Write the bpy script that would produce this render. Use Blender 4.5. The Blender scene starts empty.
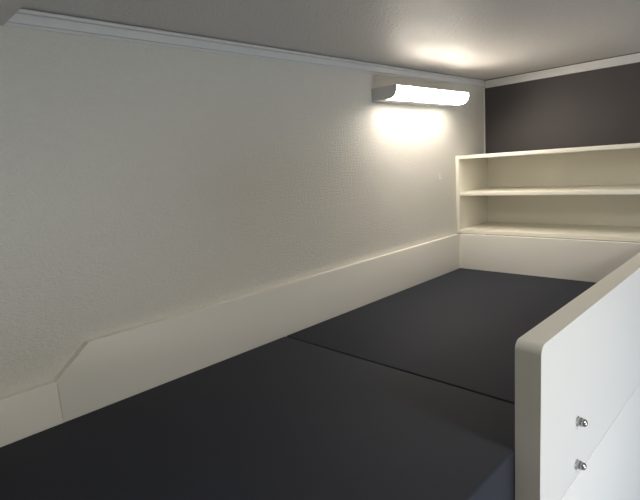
import bpy, bmesh, math
from mathutils import Matrix, Vector

# ---------------------------------------------------------------- camera, light, exposure
sc = bpy.context.scene
COL = sc.collection
PI = math.pi

cam_d = bpy.data.cameras.new('camera')
cam_d.sensor_fit = 'HORIZONTAL'
cam_d.sensor_width = 36.0
cam_d.lens = 486.43 / 640 * 36.0
cam_d.clip_start = 0.01
cam = bpy.data.objects.new('camera', cam_d)
COL.objects.link(cam)
right = Vector((0.71095906, 0.69984112, -0.06898997))
down = Vector((0.07126516, -0.16929942, -0.98298473))
fwd = Vector((-0.6996131, 0.69394532, -0.17023925))
m = Matrix((right, -down, -fwd)).transposed().to_4x4()
m.translation = Vector((1.1075, -2.0, 0.5078))
cam.matrix_world = m
sc.camera = cam

LAMP_STRENGTH = 34.0
WINDOW_POWER = 12.3
FILL_POWER = 13.5
world = bpy.data.worlds.new('daylight')
sc.world = world
world.use_nodes = True
bg = world.node_tree.nodes['Background']
bg.inputs['Color'].default_value = (0.72, 0.86, 1.0, 1)
bg.inputs['Strength'].default_value = 0.6

WX = 2.2                                   # inner face of the wall across the aisle
WIN = (-1.4, -0.1, -0.90, -0.22)            # y0, y1, z0, z1 of the window across the aisle
ld = bpy.data.lights.new('window_daylight', 'AREA')
ld.shape = 'RECTANGLE'
ld.size = WIN[3] - WIN[2] - 0.06
ld.size_y = WIN[1] - WIN[0] - 0.06
ld.energy = WINDOW_POWER
ld.color = (0.75, 0.87, 0.98)
lo = bpy.data.objects.new('window_daylight', ld)
lo.location = (WX + 0.09, (WIN[0] + WIN[1]) / 2, (WIN[2] + WIN[3]) / 2)
lo.rotation_euler = (0, PI / 2, 0)         # shines towards -x
COL.objects.link(lo)

rd = bpy.data.lights.new('aisle_fill', 'AREA')
rd.shape = 'DISK'
rd.size = 0.40
rd.energy = FILL_POWER
rd.color = (1.0, 0.95, 0.86)
ro = bpy.data.objects.new('aisle_fill', rd)
ro.location = (1.90, -1.30, 0.84)          # added fill without a fixture, under the aisle ceiling, shining down
COL.objects.link(ro)

sc.view_settings.view_transform = 'Standard'
sc.view_settings.look = 'None'
sc.view_settings.gamma = 1.0
sc.view_settings.use_curve_mapping = False
sc.view_settings.exposure = 0.2

# ---------------------------------------------------------------- materials
def mat(name, col, rough=0.5, metal=0.0, spec=0.5, bump=None, vary=None):
    mt = bpy.data.materials.new(name)
    mt.use_nodes = True
    nt = mt.node_tree
    b = nt.nodes['Principled BSDF']
    b.inputs['Base Color'].default_value = (*col, 1)
    b.inputs['Roughness'].default_value = rough
    b.inputs['Metallic'].default_value = metal
    b.inputs['Specular IOR Level'].default_value = spec
    tc = nt.nodes.new('ShaderNodeTexCoord')
    if vary:
        scale, amount = vary
        nz = nt.nodes.new('ShaderNodeTexNoise')
        nz.inputs['Scale'].default_value = scale
        nz.inputs['Detail'].default_value = 4
        nt.links.new(tc.outputs['Object'], nz.inputs['Vector'])
        mx = nt.nodes.new('ShaderNodeMix')
        mx.data_type = 'RGBA'
        mx.inputs[6].default_value = (*[c * (1 - amount) for c in col], 1)
        mx.inputs[7].default_value = (*[min(1, c * (1 + amount)) for c in col], 1)
        nt.links.new(nz.outputs['Fac'], mx.inputs[0])
        nt.links.new(mx.outputs[2], b.inputs['Base Color'])
    if bump:
        scale, stretch, strength, dist = bump
        mp = nt.nodes.new('ShaderNodeMapping')
        mp.inputs['Scale'].default_value = stretch
        nz = nt.nodes.new('ShaderNodeTexNoise')
        nz.inputs['Scale'].default_value = scale
        nz.inputs['Detail'].default_value = 2
        bp = nt.nodes.new('ShaderNodeBump')
        bp.inputs['Strength'].default_value = strength
        bp.inputs['Distance'].default_value = dist
        nt.links.new(tc.outputs['Object'], mp.inputs['Vector'])
        nt.links.new(mp.outputs['Vector'], nz.inputs['Vector'])
        nt.links.new(nz.outputs['Fac'], bp.inputs['Height'])
        nt.links.new(bp.outputs['Normal'], b.inputs['Normal'])
    return mt

M = {}
M['wallpaper'] = mat('woven_wallpaper', (0.74, 0.725, 0.68), 0.6, bump=(230, (1, 0.6, 1.7), 0.85, 0.0035), vary=(60, 0.02))
M['ceiling'] = mat('grained_ceiling', (0.58, 0.555, 0.53), 0.55, bump=(150, (1, 1, 1), 0.7, 0.003), vary=(40, 0.02))
M['dark_wall'] = mat('charcoal_wall_laminate', (0.056, 0.049, 0.054), 0.55, vary=(8, 0.06))
M['board'] = mat('white_laminate', (0.76, 0.745, 0.70), 0.42, vary=(5, 0.015))
M['shelf'] = mat('cream_laminate', (0.89, 0.86, 0.76), 0.45, vary=(5, 0.015))
M['guard'] = mat('satin_white_panel', (0.84, 0.845, 0.855), 0.35, vary=(4, 0.01))
M['edge_strip'] = mat('taupe_edge_banding', (0.70, 0.685, 0.63), 0.4, vary=(6, 0.01))
M['lit_top_edge'] = mat('board_lit_edge', (0.90, 0.87, 0.78), 0.4, vary=(6, 0.01))  # paler than the side boards, to colour in the light on their tops
M['trim'] = mat('white_trim_plastic', (0.72, 0.72, 0.73), 0.4)
M['mattress'] = mat('charcoal_mattress_cloth', (0.023, 0.0265, 0.039), 0.72, spec=0.28, bump=(500, (1, 1, 1), 0.3, 0.001), vary=(3, 0.08))
M['chrome'] = mat('polished_steel', (0.50, 0.51, 0.52), 0.25, metal=1.0)
M['grey_plastic'] = mat('grey_lamp_plastic', (0.62, 0.62, 0.60), 0.45)
M['white_plastic'] = mat('white_plastic', (0.88, 0.88, 0.86), 0.4)
M['floor'] = mat('grey_vinyl_floor', (0.30, 0.27, 0.24), 0.5, vary=(6, 0.15))
M['room_wall'] = mat('pale_room_panelling', (0.66, 0.66, 0.63), 0.6, vary=(5, 0.02))
M['base'] = mat('plywood_base', (0.45, 0.33, 0.2), 0.6, vary=(12, 0.15))

g = bpy.data.materials.new('lit_lamp_diffuser')
g.use_nodes = True
b = g.node_tree.nodes['Principled BSDF']
b.inputs['Base Color'].default_value = (0.9, 0.9, 0.88, 1)
b.inputs['Roughness'].default_value = 0.4
b.inputs['Emission Color'].default_value = (1.0, 0.90, 0.77, 1)
b.inputs['Emission Strength'].default_value = LAMP_STRENGTH
M['diffuser'] = g

g = bpy.data.materials.new('window_glass')
g.use_nodes = True
nt = g.node_tree
nt.nodes.remove(nt.nodes['Principled BSDF'])
tr = nt.nodes.new('ShaderNodeBsdfTransparent')
gl = nt.nodes.new('ShaderNodeBsdfGlossy')
gl.inputs['Roughness'].default_value = 0.02
mx = nt.nodes.new('ShaderNodeMixShader')
mx.inputs[0].default_value = 0.06
nt.links.new(tr.outputs[0], mx.inputs[1])
nt.links.new(gl.outputs[0], mx.inputs[2])
nt.links.new(mx.outputs[0], nt.nodes['Material Output'].inputs['Surface'])
M['glass'] = g

# ---------------------------------------------------------------- helpers
def add_box(bm, x0, x1, y0, y1, z0, z1, bevel=0.0, seg=2):
    b2 = bmesh.new()
    bmesh.ops.create_cube(b2, size=1)
    for v in b2.verts:
        v.co = Vector(((x0 + x1) / 2 + v.co.x * (x1 - x0), (y0 + y1) / 2 + v.co.y * (y1 - y0), (z0 + z1) / 2 + v.co.z * (z1 - z0)))
    if bevel:
        bmesh.ops.bevel(b2, geom=b2.edges[:], offset=bevel, segments=seg, profile=0.5, affect='EDGES', clamp_overlap=True)
    merge(bm, b2)

def merge(bm, b2):
    me = bpy.data.meshes.new('tmp')
    b2.to_mesh(me)
    b2.free()
    bm.from_mesh(me)
    bpy.data.meshes.remove(me)

def add_prism(bm, pts, axis, a0, a1, bevel=0.0, seg=2):
    """polygon pts extruded along an axis; pts are (y,z) for 'x', (x,z) for 'y', (x,y) for 'z'."""
    def P(p, a):
        return {'x': (a, p[0], p[1]), 'y': (p[0], a, p[1]), 'z': (p[0], p[1], a)}[axis]
    b2 = bmesh.new()
    A = [b2.verts.new(P(p, a0)) for p in pts]
    B = [b2.verts.new(P(p, a1)) for p in pts]
    n = len(pts)
    b2.faces.new(A)
    b2.faces.new(B[::-1])
    for i in range(n):
        b2.faces.new((A[i], B[i], B[(i + 1) % n], A[(i + 1) % n]))
    bmesh.ops.recalc_face_normals(b2, faces=b2.faces[:])
    if bevel:
        bmesh.ops.bevel(b2, geom=b2.edges[:], offset=bevel, segments=seg, profile=0.5, affect='EDGES', clamp_overlap=True)
    merge(bm, b2)

def add_lathe_x(bm, prof, n, rot=0.0):
    """profile of (x, radius) turned about the x axis."""
    rings = []
    for x, r in prof:
        if r < 1e-6:
            rings.append([bm.verts.new((x, 0, 0))])
        else:
            rings.append([bm.verts.new((x, r * math.cos(rot + 2 * PI * i / n), r * math.sin(rot + 2 * PI * i / n))) for i in range(n)])
    for A, B in zip(rings, rings[1:]):
        for i in range(n):
            j = (i + 1) % n
            if len(A) == 1 and len(B) == 1:
                continue
            if len(A) == 1:
                bm.faces.new((A[0], B[i], B[j]))
            elif len(B) == 1:
                bm.faces.new((A[i], B[0], A[j]))
            else:
                bm.faces.new((A[i], B[i], B[j], A[j]))
    bmesh.ops.recalc_face_normals(bm, faces=bm.faces[:])

def obj(name, bm, material, parent=None, smooth=False, loc=None):
    me = bpy.data.meshes.new(name)
    bm.to_mesh(me)
    bm.free()
    me.materials.append(M[material])
    if smooth:
        for p in me.polygons:
            p.use_smooth = True
        me.set_sharp_from_angle(angle=math.radians(35))
    o = bpy.data.objects.new(name, me)
    COL.objects.link(o)
    if parent:
        o.parent = parent
    if loc:
        o.location = loc
    return o

def tag(o, label, cat, group=None):
    o['label'] = label
    o['category'] = cat
    if group:
        o['group'] = group
    return o

def thing(name, label, cat, loc=(0, 0, 0), group=None):
    o = bpy.data.objects.new(name, None)
    COL.objects.link(o)
    o.location = loc
    return tag(o, label, cat, group)

def struct(name, bm, material, parent=None, smooth=False):
    o = obj(name, bm, material, parent, smooth)
    if not parent:
        o['kind'] = 'structure'
    return o

def box_obj(name, dims, material, parent=None, bevel=0.0, off=(0, 0, 0), seg=2):
    bm = bmesh.new()
    x0, x1, y0, y1, z0, z1 = dims
    ox, oy, oz = off
    add_box(bm, x0 - ox, x1 - ox, y0 - oy, y1 - oy, z0 - oz, z1 - oz, bevel, seg)
    return obj(name, bm, material, parent, smooth=bevel > 0)

# ---------------------------------------------------------------- measurements (metres)
XW = -0.020            # face of the patterned wall
YB = 0.2985            # face of the dark wall
ZC = 0.8547            # ceiling
ZF = -1.20             # aisle floor
YF = -3.2              # end of the aisle behind the viewpoint
HB = 0.1574            # top of the tall side board
W0, W1 = 0.7836, 0.8263   # guard panel inner and outer faces
G0 = -1.2396           # near end of the guard panel
SEAM = -0.1331

# ---------------------------------------------------------------- setting
bm = bmesh.new(); add_box(bm, XW - 0.06, XW, YF, YB, ZF, ZC); struct('wall_left', bm, 'wallpaper')
bm = bmesh.new(); add_box(bm, XW - 0.06, WX + 0.06, YB, YB + 0.06, ZF, ZC); struct('wall_back', bm, 'dark_wall')
bm = bmesh.new(); add_box(bm, XW - 0.06, WX + 0.06, YF - 0.06, YB + 0.06, ZC, ZC + 0.05); struct('ceiling', bm, 'ceiling')
bm = bmesh.new(); add_box(bm, XW - 0.06, WX + 0.06, YF - 0.06, YB + 0.06, ZF - 0.06, ZF); struct('floor', bm, 'floor')
bm = bmesh.new(); add_box(bm, XW - 0.06, WX + 0.06, YF - 0.06, YF, ZF, ZC); struct('wall_front', bm, 'room_wall')
bm = bmesh.new()
y0, y1, z0, z1 = WIN
add_box(bm, WX, WX + 0.06, YF, y0, ZF, ZC)
add_box(bm, WX, WX + 0.06, y1, YB, ZF, ZC)
add_box(bm, WX, WX + 0.06, y0, y1, ZF, z0)
add_box(bm, WX, WX + 0.06, y0, y1, z1, ZC)
struct('wall_right', bm, 'room_wall')
bm = bmesh.new()
add_box(bm, WX - 0.01, WX + 0.06, y0, y0 + 0.03, z0, z1)
add_box(bm, WX - 0.01, WX + 0.06, y1 - 0.03, y1, z0, z1)
add_box(bm, WX - 0.01, WX + 0.06, y0 + 0.03, y1 - 0.03, z0, z0 + 0.03)
add_box(bm, WX - 0.01, WX + 0.06, y0 + 0.03, y1 - 0.03, z1 - 0.03, z1)
wf = struct('window_1', bm, 'white_plastic')
bm = bmesh.new(); add_box(bm, WX + 0.025, WX + 0.03, y0 + 0.03, y1 - 0.03, z0 + 0.03, z1 - 0.03)
struct('window_pane', bm, 'glass', wf)

# cornice strips: a two-step profile, standing just clear of the ceiling
ZTOP_SHELF = 0.5093
ZT0, ZT1 = 0.8172, 0.8506
prof = [(0, ZT0 + 0.0022), (0.0035, ZT0 + 0.0022), (0.0035, ZT0), (0.0060, ZT0), (0.0060, ZT0 + 0.0040), (0.0030, ZT0 + 0.0046), (0.0030, ZT0 + 0.0066), (0.0070, ZT0 + 0.0072),
        (0.0070, ZT0 + 0.0235), (0.0035, ZT0 + 0.0240), (0.0035, ZT0 + 0.0262), (0.0095, ZT0 + 0.0272), (0.0095, ZT1), (0, ZT1)]
YS = -1.7022           # where the side cornice meets the dropped beam
bm = bmesh.new()
add_prism(bm, [(XW + d, z) for d, z in prof], 'y', YS, YB)
struct('trim_1', bm, 'trim')
bm = bmesh.new()
add_prism(bm, [(YB - 0.0, ZT0), (YB - 0.006, ZT0), (YB - 0.008, ZT0 + 0.002), (YB - 0.008, ZT1), (YB, ZT1)], 'x', XW + 0.0095, WX)
struct('trim_2', bm, 'trim')
bm = bmesh.new()
add_prism(bm, [(XW, YB), (XW + 0.0045, YB), (XW + 0.0033, YB - 0.0033), (XW, YB - 0.0045)], 'z', ZTOP_SHELF, ZT0)
struct('trim_4', bm, 'trim')
bm = bmesh.new()
add_box(bm, XW, 0.80, -2.03, YS, ZT0, ZC)
struct('trim_3', bm, 'ceiling')
# partition at the foot of the bunk
bm = bmesh.new(); add_box(bm, XW, 0.80, -2.07, -2.03, ZF, ZC); struct('wall_partition', bm, 'room_wall')

# ---------------------------------------------------------------- bunk
box_obj('bed_platform', (0.0, 0.7830, -2.028, -0.001, -0.160, -0.131), 'base')
tag(bpy.data.objects['bed_platform'], 'flat wooden platform of the bunk lying under the charcoal mattress sections', 'bed base')
box_obj('bunk_front_panel', (0.800, W1, -2.02, YB - 0.001, ZF, SEAM - 0.0020), 'guard', bevel=0.0008)
tag(bpy.data.objects['bunk_front_panel'], 'white front panel below the bolted guard, under the diagonal seam line', 'panel')

YSEAM = -1.0783
for lab, a0, a1 in (
        ('far charcoal mattress section, between the seam and the white shelf', YSEAM + 0.0012, -0.002),
        ('near charcoal mattress section in the foreground, this side of the seam', -2.022, YSEAM - 0.0020)):
    o = box_obj('mattress', (0.0015, W0 - 0.0015, a0, a1, -0.131, 0.0), 'mattress', bevel=0.004, seg=3)
    tag(o, lab, 'mattress', 'mattress sections of the bunk')

# side boards against the patterned wall
YN, YN1, HN = -1.6448, -1.7201, 0.0921
def side_board(label, top, y_far, y_near, bevel):
    """top: (y, z) points of the upper edge from far to near; a paler strip along it paints in the light on the edge."""
    oy, oz = top[0][0], -0.160
    t = thing('side_board', label, 'board', (XW, oy, oz))
    b = 0.0012
    low = [(y, z - b) for y, z in top]
    bm = bmesh.new()
    add_prism(bm, [(y_far - oy, 0.0)] + [(y - oy, z - oz) for y, z in low] + [(y_near - oy, 0.0)], 'x', 0.0005, -XW, bevel=bevel)
    obj('board', bm, 'board', t, smooth=True)
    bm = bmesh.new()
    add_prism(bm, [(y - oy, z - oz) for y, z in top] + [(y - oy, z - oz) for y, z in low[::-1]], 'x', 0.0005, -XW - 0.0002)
    d = obj('edge_strip', bm, 'lit_top_edge', t)
    d['label'] = 'paler cream strip painting the light along the top edge'
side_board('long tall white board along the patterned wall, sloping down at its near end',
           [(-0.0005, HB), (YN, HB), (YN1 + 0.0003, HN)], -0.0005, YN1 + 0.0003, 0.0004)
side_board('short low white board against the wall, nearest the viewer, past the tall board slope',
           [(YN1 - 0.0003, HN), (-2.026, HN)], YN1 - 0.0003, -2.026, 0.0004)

# end board under the shelf
e = thing('end_board', 'pale board across the bunk end, below the open shelf', 'board', (0.0, 0.0, -0.16))
off = (0.0, 0.0, -0.16)
box_obj('board', (0.0005, W0 - 0.001, 0.0, 0.018, -0.160, 0.1585), 'board', e, 0.003, off, 3)
bm = bmesh.new()
add_prism(bm, [(0.0006, -0.0003), (0.0050, -0.0003), (0.0038, -0.0026), (0.0006, -0.0044)], 'z', 0.161, 0.160 + HB)
obj('corner_bead', bm, 'shelf', e)

# ---------------------------------------------------------------- open shelf unit
SY = 0.012
T = 0.016
ZB, ZS, ZTOP = 0.1600, 0.3303, 0.5093
XR = 0.95
x0 = XW + 0.001
u = thing('shelf_unit', 'open cream two-tier shelf unit against the dark wall above the bunk end', 'shelf', (x0, SY, ZB))
off = (x0, SY, ZB)
for a, c in ((x0, x0 + T), (XR - T, XR)):
    box_obj('side_panel', (a, c, SY, YB - 0.001, ZB, ZTOP), 'shelf', u, 0.0012, off)
box_obj('top_panel', (x0 + T, XR - T, SY, YB - 0.001, ZTOP - T, ZTOP), 'shelf', u, 0.0012, off)
box_obj('shelf', (x0 + T, XR - T, SY + 0.004, YB - 0.008, ZS, ZS + T), 'shelf', u, 0.0012, off)
box_obj('bottom_panel', (x0 + T, XR - T, SY + 0.002, YB - 0.001, ZB, ZB + T), 'shelf', u, 0.0012, off)
box_obj('back_panel', (x0 + T, XR - T, YB - 0.007, YB - 0.001, ZB + T, ZTOP - T), 'shelf', u, 0, off)

# ---------------------------------------------------------------- guard panel with cap nuts
HG = 0.1999
gd = thing('guard_panel', 'white guard panel with rounded corner, standing along the open bunk side', 'panel', (W0, G0, SEAM))
R, BT = 0.016, 0.0012
LG, HGT = -0.0015 - G0, HG - SEAM
def outline(i):                            # front edge, rounded corner and top edge, moved inwards by i
    p = [(i, 0.0)]
    for k in range(9):
        a = PI - k * PI / 16
        p.append((R + (R - i) * math.cos(a), HGT - R + (R - i) * math.sin(a)))
    return p + [(LG, HGT - i)]
bm = bmesh.new()
add_prism(bm, outline(BT) + [(LG, 0.0)], 'x', 0.0004, W1 - W0 - 0.0004)
obj('panel', bm, 'guard', gd, smooth=True)
bm = bmesh.new()
add_prism(bm, outline(0.0) + outline(BT)[::-1], 'x', 0.0, W1 - W0)
d = obj('edge_strip', bm, 'edge_strip', gd, smooth=True)
d['label'] = 'taupe edge band round the front and top'
for z in (-0.0129, -0.1047):
    bm = bmesh.new()
    add_lathe_x(bm, [(0, 0), (0, 0.0090), (0.0066, 0.0090), (0.0078, 0.0082), (0.0078, 0.0070)], 6, 0.3)
    add_lathe_x(bm, [(0.0074, 0.0078), (0.0105, 0.0077), (0.0132, 0.0068), (0.0152, 0.0048), (0.0163, 0.0024), (0.0166, 0)], 20)
    n = obj('cap_nut', bm, 'chrome', gd, smooth=True, loc=(W1 - W0 + 0.0014, -1.0526 - G0, z - SEAM))
    n['label'] = 'shiny steel cap nut'
    bm = bmesh.new()
    add_lathe_x(bm, [(0, 0), (0, 0.0096), (0.0011, 0.0096), (0.0014, 0.0092), (0.0014, 0)], 24)
    obj('washer', bm, 'chrome', n, smooth=True, loc=(-0.0014, 0, 0))

# ---------------------------------------------------------------- wall lamp
LY0, LY1, LZ0, LZ1, LD = -0.5682, -0.0518, 0.7200, 0.7647, 0.1081
lamp = thing('wall_lamp', 'lit slim white strip lamp with grey end cap, on the wall below the cornice', 'lamp', (XW, LY0, LZ0))
LL, H = LY1 - LY0, LZ1 - LZ0
def lamp_curve(n, inset=0.0):
    # from the bulging front lip round to the underside near the wall
    c = []
    rr = 0.034
    for k in range(n + 1):
        a = k / n * PI / 2
        c.append((LD - rr + (rr - inset) * math.cos(a), rr - (rr - inset) * math.sin(a)))
    return c + [(0.060, inset)]
cap = [(0, 0), (0, H)] + [(LD, H)] + lamp_curve(12)[:-1]
for a, c in ((0.0, 0.006), (LL - 0.006, LL)):
    bm = bmesh.new()
    add_prism(bm, cap, 'y', a, c, bevel=0.0006, seg=1)
    e = obj('end_cap', bm, 'grey_plastic', lamp)
bm = bmesh.new()
add_box(bm, 0, 0.006, 0.006, LL - 0.006, 0, H)
add_box(bm, 0.006, LD - 0.004, 0.006, LL - 0.006, H - 0.003, H)
add_box(bm, 0.006, 0.059, 0.006, LL - 0.006, 0, 0.004)
obj('housing', bm, 'grey_plastic', lamp)
bm = bmesh.new()
oc = lamp_curve(20, 0.0008)
ic = lamp_curve(20, 0.003)
add_prism(bm, [(LD - 0.0012, H - 0.0032)] + oc + ic[::-1] + [(LD - 0.004, H - 0.0032)], 'y', 0.0062, LL - 0.0062)
d = obj('diffuser', bm, 'diffuser', lamp, smooth=True)
d['label'] = 'glowing white curved diffuser'
bm = bmesh.new()
add_box(bm, 0.010, 0.020, LL - 0.185, LL - 0.167, -0.006, 0.0, 0.0015)
obj('switch', bm, 'white_plastic', lamp, smooth=True)

# ---------------------------------------------------------------- small wall hook
hk = thing('wall_hook', 'tiny white hook on the patterned wall, left of the shelf and below the lamp', 'hook', (XW, -0.128, 0.4125))
bm = bmesh.new()
add_box(bm, 0, 0.005, -0.0045, 0.0045, 0.0, 0.028, 0.0015)
obj('plate', bm, 'white_plastic', hk, smooth=True)
bm = bmesh.new()
add_prism(bm, [(0.0052, 0.001), (0.010, 0.001), (0.012, 0.004), (0.012, 0.010), (0.0095, 0.010), (0.009, 0.005), (0.0052, 0.005)], 'y', -0.0025, 0.0025, 0.0006, 1)
obj('peg', bm, 'white_plastic', hk, smooth=True)
